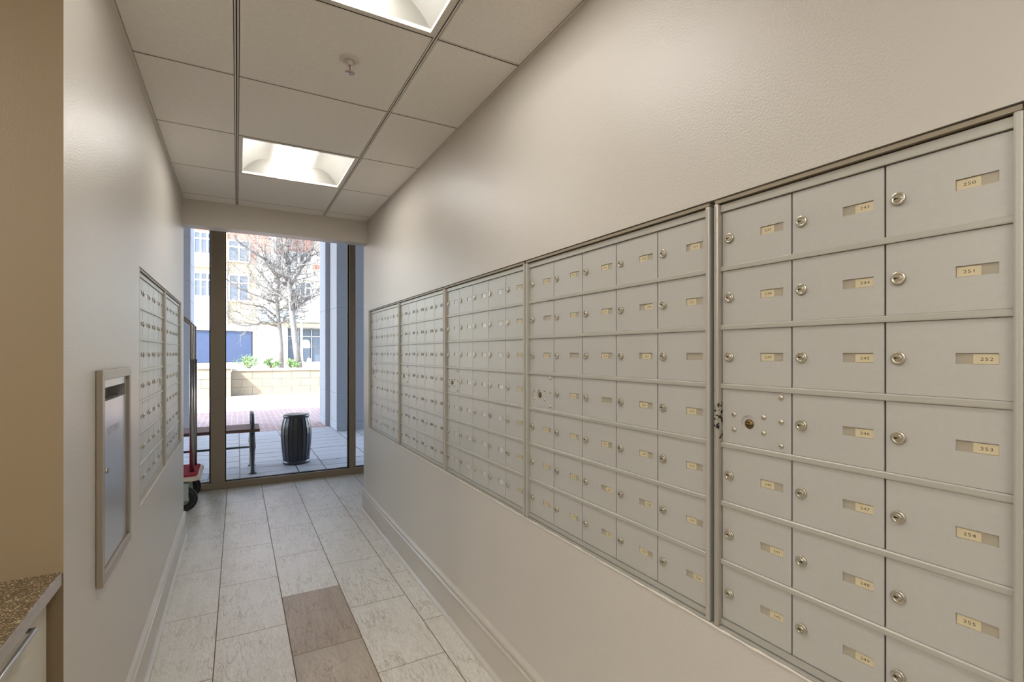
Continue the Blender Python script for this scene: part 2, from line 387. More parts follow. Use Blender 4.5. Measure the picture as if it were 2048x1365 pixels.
# baseboards: quarter round, board, moulded cap
prof = [(0, 0)] + [(.03 - .018 + .018 * math.cos(t), .018 * math.sin(t)) for t in [k * PI / 12 for k in range(0, 7)]] + [(.012, .13), (.0135, .133), (.0155, .14), (.0165, .148), (.013, .153), (.0105, .156), (.012, .162), (.0165, .17), (.0165, .18), (.012, .188), (0, .19)]
tag(MB().prism([(XR - a_, z) for a_, z in prof], YB, YE + .0, BASE).build('baseboard_right'), kind='structure')
tag(MB().prism([(XL + a_, z) for a_, z in prof], 1.485, YE, BASE).build('baseboard_left'), kind='structure')

# beads of caulk along the bottom edges of the mailbox recesses
def bead(name, x, y0, y1, z, sgn):
    s = MB(); N = int((y1 - y0) / .02); rr = random.Random(3)
    pts = [(x, y0 + (y1 - y0) * k / N, z + rr.uniform(-.0012, .0004)) for k in range(N + 1)]
    tag(s.tube(pts, [rr.uniform(.002, .0045) for _ in pts], CAULK, 6).build(name), kind='structure')
bead('trim_1', XR, .252, 4.176, RB - .001, 1)
bead('trim_2', XL, 2.485, 4.19, RB + .002, -1)

# ------------------------------------------------------------------ window wall
win = tag(add('window_1', None), kind='structure')
WT = 2.9
def wbox(name, x0, x1, z0, z1, d0=-.05, d1=.06, m=BRONZE, bev=.003): return B(x0, YW + d0, z0, x1, YW + d1, z1, m).build(name, win, bevel=bev)
SILL = .065
wbox('mullion', -.232, -.108, SILL, WT)
wbox('mullion', 1.094, 1.162, SILL, WT)
wbox('mullion', -1.72, -1.64, SILL, WT); wbox('mullion', 1.70, 1.76, SILL, WT)
wbox('bottom_rail', -1.72, 1.76, 0, SILL); wbox('head_rail', -1.72, 1.76, WT, WT + .1)
for x0, x1 in ((-1.64, -.232), (-.108, 1.094), (1.162, 1.70)):
    B(x0, YW + .002, SILL, x1, YW + .008, WT, GLASS).build('pane', win)
    gk = MB(); t = .008
    gk.box(x0, YW - .012, SILL, x1, YW + .022, SILL + t, GASK); gk.box(x0, YW - .012, SILL + t, x0 + t, YW + .022, WT, GASK); gk.box(x1 - t * 1.6, YW - .012, SILL + t, x1, YW + .022, WT, GASK)
    gk.build('gasket', win, fix=False)

# ------------------------------------------------------------------ mailbox banks
PITCH, ROW, NR = .1630, .134, 7
POST, FB = .012, .015
DW, DH, RAIL = PITCH - .0032, ROW - .0125, .0115
DIG = {}
def digit(ch):
    if ch not in DIG:
        cu = bpy.data.curves.new('digit', 'FONT'); cu.body = ch; cu.size = .0062; cu.resolution_u = 2; cu.align_x = 'CENTER'; cu.align_y = 'CENTER'
        o = bpy.data.objects.new('digit', cu); COL.objects.link(o); bpy.context.view_layer.update()
        me = o.evaluated_get(bpy.context.evaluated_depsgraph_get()).to_mesh()
        vs = [(q.co.x * 1.35, q.co.y) for q in me.vertices]; fs = [tuple(p.vertices) for p in me.polygons]
        cx = (min(q[0] for q in vs) + max(q[0] for q in vs)) / 2; cy = (min(q[1] for q in vs) + max(q[1] for q in vs)) / 2
        DIG[ch] = ([(a_ - cx, b_ - cy) for a_, b_ in vs], fs); bpy.data.objects.remove(o); bpy.data.curves.remove(cu)
    return DIG[ch]
def text_into(s, txt, cx, cz, y, m, k=1.0, adv=.0046):
    mi = s.mi(m)
    for q, ch in enumerate(txt):
        vs, fs = digit(ch); base = len(s.v); x0 = cx + (q - (len(txt) - 1) / 2) * adv * k
        s.v += [(x0 + a_ * k, y, cz + b_ * k) for a_, b_ in vs]
        for f_ in fs: s.f.append(tuple(base + i for i in f_)); s.m.append(mi); s.sm.append(False)

S0, S1, T0, T1 = .0935, .1435, DH / 2 - .0085, DH / 2 + .0085      # the card slot of a door
def door_mesh():
    s = grid_panel([0, S0, S1, DW], [0, T0, T1, DH], {(1, 1)}, .0030, DOORM, lambda u, v_, d: (u, d, v_), SLOTM)
    for p, q in (((0, 0), (DW, 0)), ((DW, 0), (DW, DH)), ((DW, DH), (0, DH)), ((0, DH), (0, 0))):
        s.face([(p[0], 0, p[1]), (q[0], 0, q[1]), (q[0], .004, q[1]), (p[0], .004, p[1])], DOORM)
    return s.mesh('mailbox_door')
DOOR = door_mesh()
def lock_mesh():
    s = MB()
    s.lathe([(.0110, 0), (.0110, -.0036), (.0103, -.0044), (.0066, -.0044), (.0064, -.0038), (.0058, -.0038), (.0056, -.0050), (.0052, -.0053)], LOCKM, 20, axis='Y')
    s.box(-.0048, -.0060, -.0007, .0016, -.0050, .0007, GASK); s.lathe([(.0016, -.0050), (.0016, -.0060)], GASK, 10, c=(-.0030, 0, 0), axis='Y')
    return s.mesh('lock', fix=False)
LOCK = lock_mesh()
CARD = {}
def card_mesh(txt, m, w_=.029, h=.0146):
    k = (txt, m.name)
    if k not in CARD:
        s = MB().box(-w_ / 2, -.0012, -h / 2, w_ / 2, 0, h / 2, m)
        if txt: text_into(s, txt, .001, 0, -.00135, INK, 1.15)
        CARD[k] = s.mesh('name_card', fix=False)
    return CARD[k]
def rivet_mesh():
    return MB().lathe([(.0058, 0), (.0056, -.0012), (.0046, -.0026), (.003, -.0034), (.001, -.0037)], LOCKM, 14, axis='Y').mesh('rivet')
RIVET = rivet_mesh()
def master_mesh():
    s = MB()
    n_ = 24; cx, cz, R = .0662, .4 * DH, .0188
    ring = [(cx + R * math.cos(2 * PI * k / n_), cz + R * math.sin(2 * PI * k / n_)) for k in range(n_)]
    sq = []
    for k in range(n_):        # outer rectangle sampled by angle
        a_ = 2 * PI * k / n_; dx, dz = math.cos(a_), math.sin(a_)
        t = min([((DW if dx > 0 else 0) - cx) / dx if abs(dx) > 1e-6 else 9, ((DH if dz > 0 else 0) - cz) / dz if abs(dz) > 1e-6 else 9])
        sq.append((cx + dx * t, cz + dz * t))
    corners = [(DW, DH), (0, DH), (0, 0), (DW, 0)]
    for k in range(n_):
        p, q = sq[k], sq[(k + 1) % n_]; mid = [c for c in corners if min(abs(p[0] - c[0]), abs(p[1] - c[1])) < 1e-6 and min(abs(q[0] - c[0]), abs(q[1] - c[1])) < 1e-6 and abs(p[0] - q[0]) > 1e-6 and abs(p[1] - q[1]) > 1e-6]
        out = [p] + mid[:1] + [q]
        s.face([(a_, 0, b_) for a_, b_ in [ring[k]] + out + [ring[(k + 1) % n_]]], DOORM)
        for a_, b_ in zip(out, out[1:]): s.face([(a_[0], 0, a_[1]), (b_[0], 0, b_[1]), (b_[0], .004, b_[1]), (a_[0], .004, a_[1])], DOORM)
        p, q = ring[k], ring[(k + 1) % n_]
        s.face([(p[0], 0, p[1]), (q[0], 0, q[1]), (q[0], .0025, q[1]), (p[0], .0025, p[1])], DOORM)
    s.face([(a_, .0025, b_) for a_, b_ in ring], DOORM)
    return s.mesh('master_door'), (cx, cz)
MASTER, MC = master_mesh()
def arrow_lock_mesh():
    s = MB()
    s.lathe([(.0104, .0025), (.0104, .0010), (.0095, .0002), (.0080, .0006), (.0075, -.0008), (.004, -.0012)], BRASS2, 20, axis='Y')
    s.box(-.0055, -.0022, -.0006, .0070, -.0010, .0010, LOCKM); s.box(-.0050, -.0020, -.0022, .0062, -.0008, -.0008, GASK)
    return s.mesh('arrow_lock', fix=False)
ARROW = arrow_lock_mesh()

def bank(label, ncol, loc, rz, first, cards, mcol=0, chip=False, gap=False):
    """cards[col][row] in 'L' 'M' 'R' '-' and a card material per column; numbers run down the columns"""
    t = thing('mailbox_bank', label, 'mailboxes', loc, rz, 'mailbox banks set into the walls')
    W = ncol * PITCH + 2 * POST; H_ = NR * ROW + 2 * FB
    D = .015
    B(.004, D + .004, .002, W - .004, D + .024, H_ - .002, DARK).build('cabinet_body', t)
    for k, x0 in enumerate((0, W - POST)):
        s = MB(); m = CHIP if chip and k == 0 else POSTM
        s.box(x0, .0005, 0, x0 + POST, D + .02, H_, m); s.build('post', t, bevel=.0035)
    B(POST, D - .005, H_ - FB - .0045, W - POST, D + .01, H_ - .0025, POSTM).build('top_bar', t, bevel=.001)
    B(.002, .003, H_ + .0005, W - .002, D + .01, H_ + .0085, SOFFSHADE).build('soffit_shade_strip', t)  # strip in soffit shade colour above the top bar
    s = MB(); s.prism([(D - .004, FB + .0040), (D - .004, .0058), (D + .004, .0052), (D + .004, .0030), (D - .012, .0026), (D - .012, 0), (D + .01, 0), (D + .01, FB + .0040)], POST, W - POST, POSTM, 'X'); s.build('bottom_bar', t)
    rail = MB().prism([(-.004, 0), (-.0045, .002), (-.0045, .0095), (-.0025, RAIL), (.006, RAIL), (.006, 0)], POST, W - POST, POSTM, 'X').mesh('rail')
    for r in range(1, NR): add('rail', rail, t, (0, D, FB + (NR - r) * ROW - RAIL / 2))
    num = first
    for c in range(ncol):
        for r in range(NR):
            x0, z0 = POST + c * PITCH + .0016, FB + (NR - 1 - r) * ROW + (ROW - DH) / 2
            if c == mcol and r == 3:
                d = add('master_door', MASTER, t, (x0, D, z0)); d['label'] = 'riveted master door with a brass arrow lock'
                add('arrow_lock', ARROW, d, (MC[0], 0, MC[1]))
                for rx, rz_ in ((.030, .54), (.030, .26), (.101, .55), (.101, .275), (.1392, .92), (.1392, .51), (.1392, .10)): add('rivet', RIVET, d, (rx, 0, rz_ * DH))
                continue
            d = add('mailbox_door', DOOR, t, (x0, D, z0))
            lk = add('lock', LOCK, d, (.0182, 0, DH / 2)); lk.rotation_euler = (0, random.choice((0, 0, 0, 0, PI, .25, -.2)), 0)
            ps, cm = cards[c][0][r], cards[c][1]
            if ps != '-':
                off = {'L': S0 + .0150, 'M': (S0 + S1) / 2 + .001, 'R': S1 - .0152}[ps]
                add('name_card', card_mesh(str(num) if first else '', cm), d, (off, .0030, DH / 2 - .0006))
            num += 1
    return t
ZB = CZ - .612 - FB
RZ, LZ = -PI / 2, PI / 2
W3, W5 = 3 * PITCH + .024, 5 * PITCH + .024
def rnd_cols(m, p='LLLLLLR-', n=5): return [(''.join(random.choice(p) for _ in range(7)), m) for _ in range(n)]
bank('nearest mailbox bank on the right wall, only three doors wide', 3, (XR, .5085 + W3 / 2, ZB), RZ, 237,
     [('LLL*LRR'.replace('*', 'L'), BRASS), ('RRRRRRR', BRASS), ('LLRRLLL', BRASS)], chip=True)
bank('five-wide silver mailbox bank beside the three-wide one, brass number cards', 5, (XR, 1.196 + W5 / 2, ZB), RZ, 203,
     [('L-LLLLL', BRASS), ('LL-LLLL', BRASS), ('LLL-LRR', BRASS), ('LRMLLRL', BRASS), ('ML-LLLR', BRASS)])
b3 = rnd_cols(GLARECARD, 'MMMMMML'); b3[4] = ('LLLLLLL', BRASS)
bank('third mailbox bank from the right on the right wall, mostly glare-whitened cards', 5, (XR, 2.042 + W5 / 2, ZB), RZ, 169, b3)
bank('second farthest mailbox bank on the right wall, dark grey cards', 5, (XR, 2.888 + W5 / 2, ZB), RZ, 135, rnd_cols(GCARD, 'MMMMML'))
bank('farthest mailbox bank on the right wall, next to the glass', 5, (XR, 3.734 + W5 / 2, ZB), RZ, 101, rnd_cols(GLARECARD, 'MMMLR-'))
bank('nearer of the two mailbox banks on the left wall', 5, (XL, 2.913 - W5 / 2, ZB), LZ, 0, rnd_cols(GLARECARD, 'LLLMR-'), mcol=4)
bank('farther of the two mailbox banks on the left wall, by the cart', 5, (XL, 3.760 - W5 / 2, ZB), LZ, 0, rnd_cols(GLARECARD, 'LLLMR-'), mcol=4)

# ------------------------------------------------------------------ outgoing letter drop on the left wall
ld = thing('letter_drop', 'tall steel outgoing letter drop with slot and bronze frame on the left wall', 'mail slot', (XL, 1.775, CZ - .665), LZ)
FW, FHt, ft = .43, .615, .030                   # local: x along the wall (away from the camera), y into the wall, z up
for nm, poly in (('frame_bar', [(0, 0), (FW, 0), (FW - ft, ft), (ft, ft)]), ('frame_bar', [(ft, FHt - ft), (FW - ft, FHt - ft), (FW, FHt), (0, FHt)]),
                 ('frame_bar', [(0, 0), (ft, ft), (ft, FHt - ft), (0, FHt)]), ('frame_bar', [(FW, 0), (FW, FHt), (FW - ft, FHt - ft), (FW - ft, ft)])):
    MB().prism(poly, -.016, -.001, MATS['bronze_aluminium'], 'Y').build(nm, ld, bevel=.0012)
x0, x1, z0, z1 = ft + .002, FW - ft - .002, ft + .003, FHt - ft - .002
dd = grid_panel([x0, x0 + .028, x1 - .028, x1], [z0, z1 - .062, z1 - .022, z1], {(1, 1)}, .045, STEEL, lambda u, v_, d: (u, -.007 + d, v_), GREYP)
text_into(dd, 'LETTERS', .19, z1 - .155, -.0073, GREYP, 4.6, .0052)
dr = dd.build('door', ld)
MB().lathe([(.008, -.007), (.008, -.011), (.006, -.0125), (.003, -.0125)], LOCKM, 16, c=(x0 + .05, 0, .315), axis='Y').box(x0 + .049, -.0135, .308, x0 + .051, -.0124, .322, GASK).build('lock', dr, fix=False)

# ------------------------------------------------------------------ ceiling fixtures
def troffer(y1, label, col=7, LAMPM=None):
    LAMPM = LAMPM or MATS['lamp_diffuser']
    xa, xb, ya, yb = CX[col] + g2, CX[col + 1] - g2, y1 - .605 + .006, y1 - .006
    cx, cy = (xa + xb) / 2, (ya + yb) / 2
    t = thing('ceiling_light', label, 'light', (cx, cy, CH), 0, 'recessed ceiling lights'); hw, hl = (xb - xa) / 2, (yb - ya) / 2
    fr_ = MB(); e_ = .018
    fr_.prism([(-hw, -hl), (hw, -hl), (hw - e_, -hl + e_), (-hw + e_, -hl + e_)], -.002, .012, GRID, 'Z'); fr_.prism([(-hw, hl), (-hw + e_, hl - e_), (hw - e_, hl - e_), (hw, hl)], -.002, .012, GRID, 'Z')
    fr_.prism([(-hw, -hl), (-hw + e_, -hl + e_), (-hw + e_, hl - e_), (-hw, hl)], -.002, .012, GRID, 'Z'); fr_.prism([(hw, -hl), (hw, hl), (hw - e_, hl - e_), (hw - e_, -hl + e_)], -.002, .012, GRID, 'Z')
    fr_.build('frame', t)
    # curved reflector pan: two coves, one each side of the lamp basket, closed by end walls
    s = MB(); w_, l_ = hw - e_, hl - e_; N = 14; k = s.mi(PAN)
    def cove(x): q = abs(x) / w_; return .088 if q < .40 else .010 + .078 * (1 - q) / .6 + .045 * math.sin(PI * (1 - q) / .6) ** .8
    xs = [-w_ + 2 * w_ * i / (2 * N) for i in range(2 * N + 1)]
    for x0_, x1_ in zip(xs, xs[1:]):
        s.face([(x0_, -l_, cove(x0_)), (x1_, -l_, cove(x1_)), (x1_, l_, cove(x1_)), (x0_, l_, cove(x0_))], PAN, True)
        for yy in (-l_, l_): s.face([(x0_, yy, .012), (x1_, yy, .012), (x1_, yy, cove(x1_)), (x0_, yy, cove(x0_))], PAN)
    s.build('reflector', t)
    # rounded lamp basket running along the corridor
    s = MB(); R_ = .105; n_ = 14
    for i in range(n_):
        a0, a1 = PI * i / n_, PI * (i + 1) / n_
        p = [(-R_ * math.cos(a_), .084 - .088 * math.sin(a_) ** .8 if 0 < a_ < PI else .084) for a_ in (a0, a1)]
        s.face([(p[0][0], -l_ + .01, p[0][1]), (p[1][0], -l_ + .01, p[1][1]), (p[1][0], l_ - .01, p[1][1]), (p[0][0], l_ - .01, p[0][1])], LAMPM, True)
        for yy in (-l_ + .01, l_ - .01): s.face([(p[0][0], yy, p[0][1]), (p[1][0], yy, p[1][1]), (0, yy, .084)], LAMPM)
    s.build('lamp_basket', t)
    return t
troffer(1.64, 'nearer square ceiling light, cut by the top edge of the photo')
troffer(3.455, 'farther square ceiling light with rounded lamp basket, near the beam')
troffer(-.175, 'unseen ceiling light just behind the camera')  # unseen pair continuing the row, added to lighten the corridor
troffer(-1.99, 'unseen ceiling light farthest behind the camera')
for c_, nm_ in ((4, 'inner'), (2, 'outer')):  # four unseen lights added to brighten the corridor and right wall
    troffer(.43, nm_ + ' added fill light over the unseen room left of the counter, far row', c_, FILLM); troffer(-1.385, nm_ + ' added fill light over the unseen room left of the counter, near row', c_, FILLM)
spk = thing('sprinkler', 'small white pendent fire sprinkler on the ceiling tile between the two lights', 'sprinkler', (.369, 1.915, CH))
MB().lathe([(.037, 0), (.037, -.002), (.030, -.005), (.022, -.006), (.020, -.0035), (.012, -.0035)], GRID, 28).build('escutcheon', spk)
s = MB().lathe([(.011, -.003), (.011, -.013), (.008, -.015), (.008, -.021)], GRID, 16)
s.build('body', spk)
s = MB()
for sg in (-1, 1): s.tube([(sg * .008, 0, -.019), (sg * .012, 0, -.027), (sg * .011, 0, -.036), (sg * .004, 0, -.046)], .002, GRID, 8)
s.build('yoke', spk, fix=False)
MB().tube([(0, 0, -.021), (.001, 0, -.032), (0, 0, -.043)], .0018, mat('red_glass_bulb', (150, 60, 50), .2), 8).build('bulb', spk)
s = MB().lathe([(.004, -.044), (.006, -.047), (.015, -.048), (.015, -.0495), (.004, -.050)], CHROME, 18)
for k in range(10):
    a_ = 2 * PI * k / 10; s.box(.0165 * math.cos(a_) - .002, .0165 * math.sin(a_) - .002, -.0495, .0165 * math.cos(a_) + .002, .0165 * math.sin(a_) + .002, -.0485, CHROME)
s.build('deflector', spk, fix=False)

# ------------------------------------------------------------------ counter in the alcove, front left
ct = thing('counter', 'speckled brown granite countertop in the alcove at lower left', 'countertop', (0, 0, .828))
s = MB(); s.box(-.998, -2.4, 0, -.350, 1.483, .032, GRAN); me = s.mesh('slab'); me.materials.append(EDGE)
for p in me.polygons:
    if abs(p.normal.x) > .9: p.material_index = 1
o = add('slab', me, ct); md = o.modifiers.new('bevel', 'BEVEL'); md.width = .003; md.segments = 2
cb = thing('base_cabinet', 'pale base cabinet under the granite countertop', 'cabinet', (-.69, 0, .0))
B(-.30, -2.4, .09, .298, 1.482, .826, COUNT).build('body', cb); B(-.30, -2.4, 0, .25, 1.482, .09, DARK).build('plinth', cb)
for k in range(4):
    ya = 1.476 - (k + 1) * .62
    dw = B(.298, ya + .004, .60, .316, ya + .616, .822, COUNT).build('drawer', cb, bevel=.0015)
    h = MB().tube([(.318, ya + .25, .0), (.336, ya + .25, 0), (.336, ya + .47, 0), (.318, ya + .47, 0)], .005, STEEL, 10).build('handle', dw, loc=(0, 0, .805))
    dd = B(.298, ya + .004, .10, .316, ya + .616, .594, COUNT).build('door', cb, bevel=.0015)
    MB().tube([(.318, ya + .08, .4), (.336, ya + .08, .4), (.336, ya + .08, .55), (.318, ya + .08, .55)], .005, CHROME, 10).build('handle', dd)

# ------------------------------------------------------------------ luggage cart behind the left wall
lc = thing('luggage_cart', 'luggage cart with red carpet deck and steel hoop behind the left wall', 'cart', (-.83, 5.26, 0))
hx, hy, zd = .535, .262, .262
def rrect(hx_, hy_, r, n_=6):
    p = []
    for cx, cy, a0 in ((hx_ - r, hy_ - r, 0), (-hx_ + r, hy_ - r, 90), (-hx_ + r, -hy_ + r, 180), (hx_ - r, -hy_ + r, 270)):
        p += [(cx + r * math.cos(math.radians(a0 + 90 * k / n_)), cy + r * math.sin(math.radians(a0 + 90 * k / n_))) for k in range(n_ + 1)]
    return p
MB().prism(rrect(hx + .018, hy + .018, .07), zd, zd + .040, CREAM, 'Z').build('bumper', lc, bevel=.012)
MB().prism(rrect(hx - .008, hy - .008, .05), zd + .036, zd + .052, REDC, 'Z').build('carpet', lc, bevel=.004)
for sx_ in (-1, 1):
    x_ = sx_ * (hx - .055); r = .14
    pts = [(x_, -hy + .16, zd + .05), (x_, -hy + .16, 1.62)] + [(x_, -hy + .16 + 0, 1.62)]
    # one hoop over each end, posts tilted in at the top
    y0, y1 = -hy + .165, hy - .06
    arc = [(x_, y0, zd + .05), (x_, y0, 1.60)]
    for k in range(1, 10):
        a_ = PI * k / 10; arc.append((x_ - sx_ * .16 * math.sin(a_), (y0 + y1) / 2 - (y1 - y0) / 2 * math.cos(a_), 1.60 + .16 * math.sin(a_)))
    arc += [(x_, y1, 1.60), (x_, y1, zd + .05)]
    MB().tube(arc, .016, CHROME, 14).build('hoop', lc)
    for yy in (y0, y1):
        MB().tube([(x_, yy, zd + .05), (x_, yy, 1.30)], .0195, CHROME, 14).build('post', lc)
MB().tube([(-hx + .2, 0, 1.72), (hx - .2, 0, 1.72)], .011, CHROME, 12).build('top_bar', lc)
for sx_ in (-1, 1):
    for sy in (-1, 1):
        x_, y_ = sx_ * (hx - .10), sy * (hy - .04)
        if sx_ > 0 and sy < 0: y_ = -hy + .045
        c_ = MB(); c_.box(x_ - .075, y_ - .045, .10, x_ + .03, y_ - .035, zd, SAGE); c_.box(x_ - .075, y_ + .035, .10, x_ + .03, y_ + .045, zd, SAGE); c_.box(x_ - .075, y_ - .045, zd - .012, x_ + .03, y_ + .045, zd, SAGE)
        cs = c_.build('caster', lc, fix=False)
        wx = x_ - .01
        MB().lathe([(.082, -.022), (.102, -.020), (.106, -.010), (.106, .010), (.102, .020), (.082, .022)], RUBBER, 32, c=(wx, y_, .106), axis='Y').build('tire', cs)
        MB().lathe([(.02, -.030), (.03, -.024), (.078, -.018), (.083, -.024), (.083, .024), (.078, .018), (.03, .024), (.02, .030)], GREYP, 32, c=(wx, y_, .106), axis='Y').build('wheel_hub', cs)

# ------------------------------------------------------------------ outdoors: ground
GZ = -.02
tag(B(-14, 9.66, GZ - .1, 16, 18.22, GZ, BRICKP).build('brick_pavement'), kind='structure')
pat = tag(B(-9, 5.86, GZ - .1, 9, 9.66, GZ - .003, GASK).build('patio'), kind='structure')
pm = {}
xs = [-2.06]
while xs[-1] < 4: xs.append(xs[-1] + (.3 if len(xs) % 2 else .6))
# joints fall on x = .025, .325, .925, 1.225
sh = .025 - min(xs, key=lambda q: abs(q - .025)); xs = [q + sh for q in xs]
for i in range(len(xs) - 1):
    w_ = xs[i + 1] - xs[i]; y = 5.87 - random.uniform(0, .2); pitch = .36 if w_ < .4 else .30
    first = True
    while y < 9.64:
        ya, yb = max(y, 5.87), min(y + pitch, 9.655)
        if yb - ya > .04:
            k = (round(w_, 2), round(yb - ya, 3))
            if k not in pm: pm[k] = B(0, 0, -.02, w_ - .012, yb - ya - .012, 0, PAVER).mesh('paver')
            add('paver', pm[k], pat, (xs[i] + .004, ya + .004, GZ + random.uniform(-.001, .001)))
        y += pitch
for k in range(4):        # pale bands of long pavers leading across the plaza
    tag(B(1.15 + k * .32, 12.2, GZ, 1.19 + k * .32, 15.2, GZ + .004, CAPS).build('paving_band'), kind='structure')
tag(B(-14, 18.22, GZ - .1, 16, 60, CZ - .62, TERR).build('terrace'), kind='structure')

# our own building outside: arcade piers, soffit and the storeys above
def pier(name, label, boxes, joints):
    t = thing(name, label, 'pillar', (boxes[0][0], boxes[0][1], GZ))
    ox, oy = boxes[0][0], boxes[0][1]
    for (x0_, y0_, x1_, y1_) in boxes:
        for za, zb in zip(joints, joints[1:]):
            B(x0_ - ox, y0_ - oy, za - GZ + .003, x1_ - ox, y1_ - oy, zb - GZ - .003, BLUEST).build('stone_panel', t, bevel=.002)
        B(x0_ - ox + .008, y0_ - oy + .008, 0, x1_ - ox - .008, y1_ - oy - .008, joints[-1] - GZ - .01, GREYF).build('core', t)
    return t
pier('stone_pillar', 'tall grey stone pillar outside at the right edge of the glass', [(1.52, 9.05, 2.9, 9.78), (1.44, 9.79, 2.9, 10.5)], [GZ, .14, .641, 2.159, 3.68, 5.2])
pier('stone_pillar', 'grey stone pillar outside at the left edge of the glass', [(-2.6, 10.0, -.70, 10.9)], [GZ, .55, 1.02, 1.49, 1.92, 2.25, 2.59, 2.89, 3.33, 3.8, 4.4, 5.2])
tag(B(-9, 5.9, 5.2, 9, 10.6, 5.6, STUCCO).build('ceiling_arcade'), kind='structure')
tag(B(-9, 5.9, -.02, -1.80, 6.2, 5.2, STUCCO).build('wall_arcade_left'), kind='structure')
tag(B(1.86, 5.9, -.02, 9, 6.2, 5.2, BLUEST).build('wall_arcade_right'), kind='structure')
tag(B(-1.80, 5.9, 3.0, 1.86, 6.2, 5.2, STUCCO).build('wall_arcade_head'), kind='structure')

# ------------------------------------------------------------------ bench
bn = thing('bench', 'backless wooden slat bench with black iron arm and legs, outside the glass', 'bench', (.15, 6.58, GZ))
for k in range(5):
    y_ = -.235 + k * .098
    B(-1.75, y_, .475, .075, y_ + .08, .51, WOOD).build('slat', bn, bevel=.004)
for ex in (0.0, -1.62):
    for sy in (-1, 1):
        s = MB(); s.tube([(ex, sy * .235, 0), (ex, sy * .235, .02), (ex, sy * .225, .12), (ex, sy * .215, .26), (ex, sy * .215, .30), (ex, sy * .215, .475)], [.045, .03, .022, .026, .034, .024], IRON, 10)
        s.build('leg', bn)
    s = MB().box(ex - .022, -.25, .45, ex + .022, .25, .474, IRON); s.build('cross_rail', bn)
    # arm: two uprights and a curved hand rail
    s = MB()
    s.tube([(ex, -.225, .50), (ex, -.225, .62), (ex, -.20, .655), (ex, 0, .665), (ex, .20, .655), (ex, .225, .62), (ex, .225, .50)], .02, IRON, 10); s.build('arm_rest', bn)
MB().tube([(-1.62, -.12, .29), (0, -.12, .29)], .012, IRON, 8).build('stretcher', bn)

# ------------------------------------------------------------------ barrel shaped litter bin
tc_ = thing('trash_can', 'dark navy barrel shaped trash can with metal slats on the patio', 'trash can', (.645, 6.72, GZ))
def br(h): return .150 + .028 * math.sin(PI / 2 * (h - .03) / .36) if h < .39 else .178 - .038 * ((h - .39) / .195) ** 1.7
MB().lathe([(br(h) - .012, h) for h in (.03, .12, .2, .3, .4, .5, .58)], NAVY2, 28).build('liner', tc_)
MB().lathe([(.150, 0), (.156, .006), (.156, .040), (.146, .046)], NAVY, 32).build('base_ring', tc_)
MB().lathe([(.128, .575), (.146, .57), (.152, .585), (.150, .602), (.140, .612), (.120, .612)], NAVY, 32).build('top_ring', tc_)
slm = MB(); hs = [.03 + .555 * k / 8 for k in range(9)]; k_ = slm.mi(NAVY); hw_ = math.radians(6.6)
for h0, h1 in zip(hs, hs[1:]):
    for (ra, rb) in ((0, 0), ):
        p = [(br(h0) * math.cos(-hw_), br(h0) * math.sin(-hw_), h0), (br(h0) * math.cos(hw_), br(h0) * math.sin(hw_), h0), (br(h1) * math.cos(hw_), br(h1) * math.sin(hw_), h1), (br(h1) * math.cos(-hw_), br(h1) * math.sin(-hw_), h1)]
        slm.face(p, NAVY)
slme = slm.mesh('slat')
for k in range(20):
    o = add('slat', slme, tc_, (0, 0, 0), 2 * PI * (k + .5) / 20); md = o.modifiers.new('thick', 'SOLIDIFY'); md.thickness = .006; md.offset = -1

# ------------------------------------------------------------------ planter wall of tan blocks
YP = 18.2
pl = thing('planter_wall', 'tan stone block planter wall across the sunny plaza', 'planter', (0, YP, GZ))
ztop = PZ(737, YP) - GZ
rows = [0, ztop * .30, ztop * .60, ztop - .08]
B(-.17, .06, 0, 9, .30, ztop - .09, TAN).build('core', pl)
bmsh = {}
for r in range(3):
    x_ = -.17 + (-.30 if r % 2 else 0)
    while x_ < 8.5:
        k = (r,)
        if k not in bmsh: bmsh[k] = B(.004, 0, .004, .586, .1, rows[r + 1] - rows[r] - .004, SAND).mesh('stone_block')
        me_ = bmsh[k]
        if x_ < -.18: me_ = B(.30, 0, .004, .586, .1, rows[r + 1] - rows[r] - .004, SAND).mesh('stone_block')
        add('stone_block', me_, pl, (x_, random.uniform(-.004, .004), rows[r])); x_ += .59
cm_ = B(.004, -.03, 0, 1.186, .33, .08, CAPS).mesh('cap_stone')
for k in range(8): add('cap_stone', cm_, pl, (-.165 + k * 1.19, 0, ztop - .08))
pr = thing('planter_pier', 'square tan stone pier at the left end of the planter wall', 'pier', (-.62, YP - .28, GZ))
pz = PZ(731, YP - .3) - GZ
for r in range(3):
    za, zb = [0, .28, .56, pz - .1][r:r + 2]
    if r == 1:
        B(-.45, -.10, za + .004, -.36, .278, zb - .004, SAND).build('stone_block', pr); B(-.352, -.10, za + .004, .44, .278, zb - .004, SAND).build('stone_block', pr)
    else: B(-.45, -.10, za + .004, .44, .278, zb - .004, SAND).build('stone_block', pr)
B(-.48, -.14, pz - .1, .47, .30, pz, CAPS).build('cap_stone', pr, bevel=.02)
tag(B(-1.4, YP + .3, CZ - .65, 9, 21.5, CZ - .60, SOIL).build('planting_bed'), kind='structure')

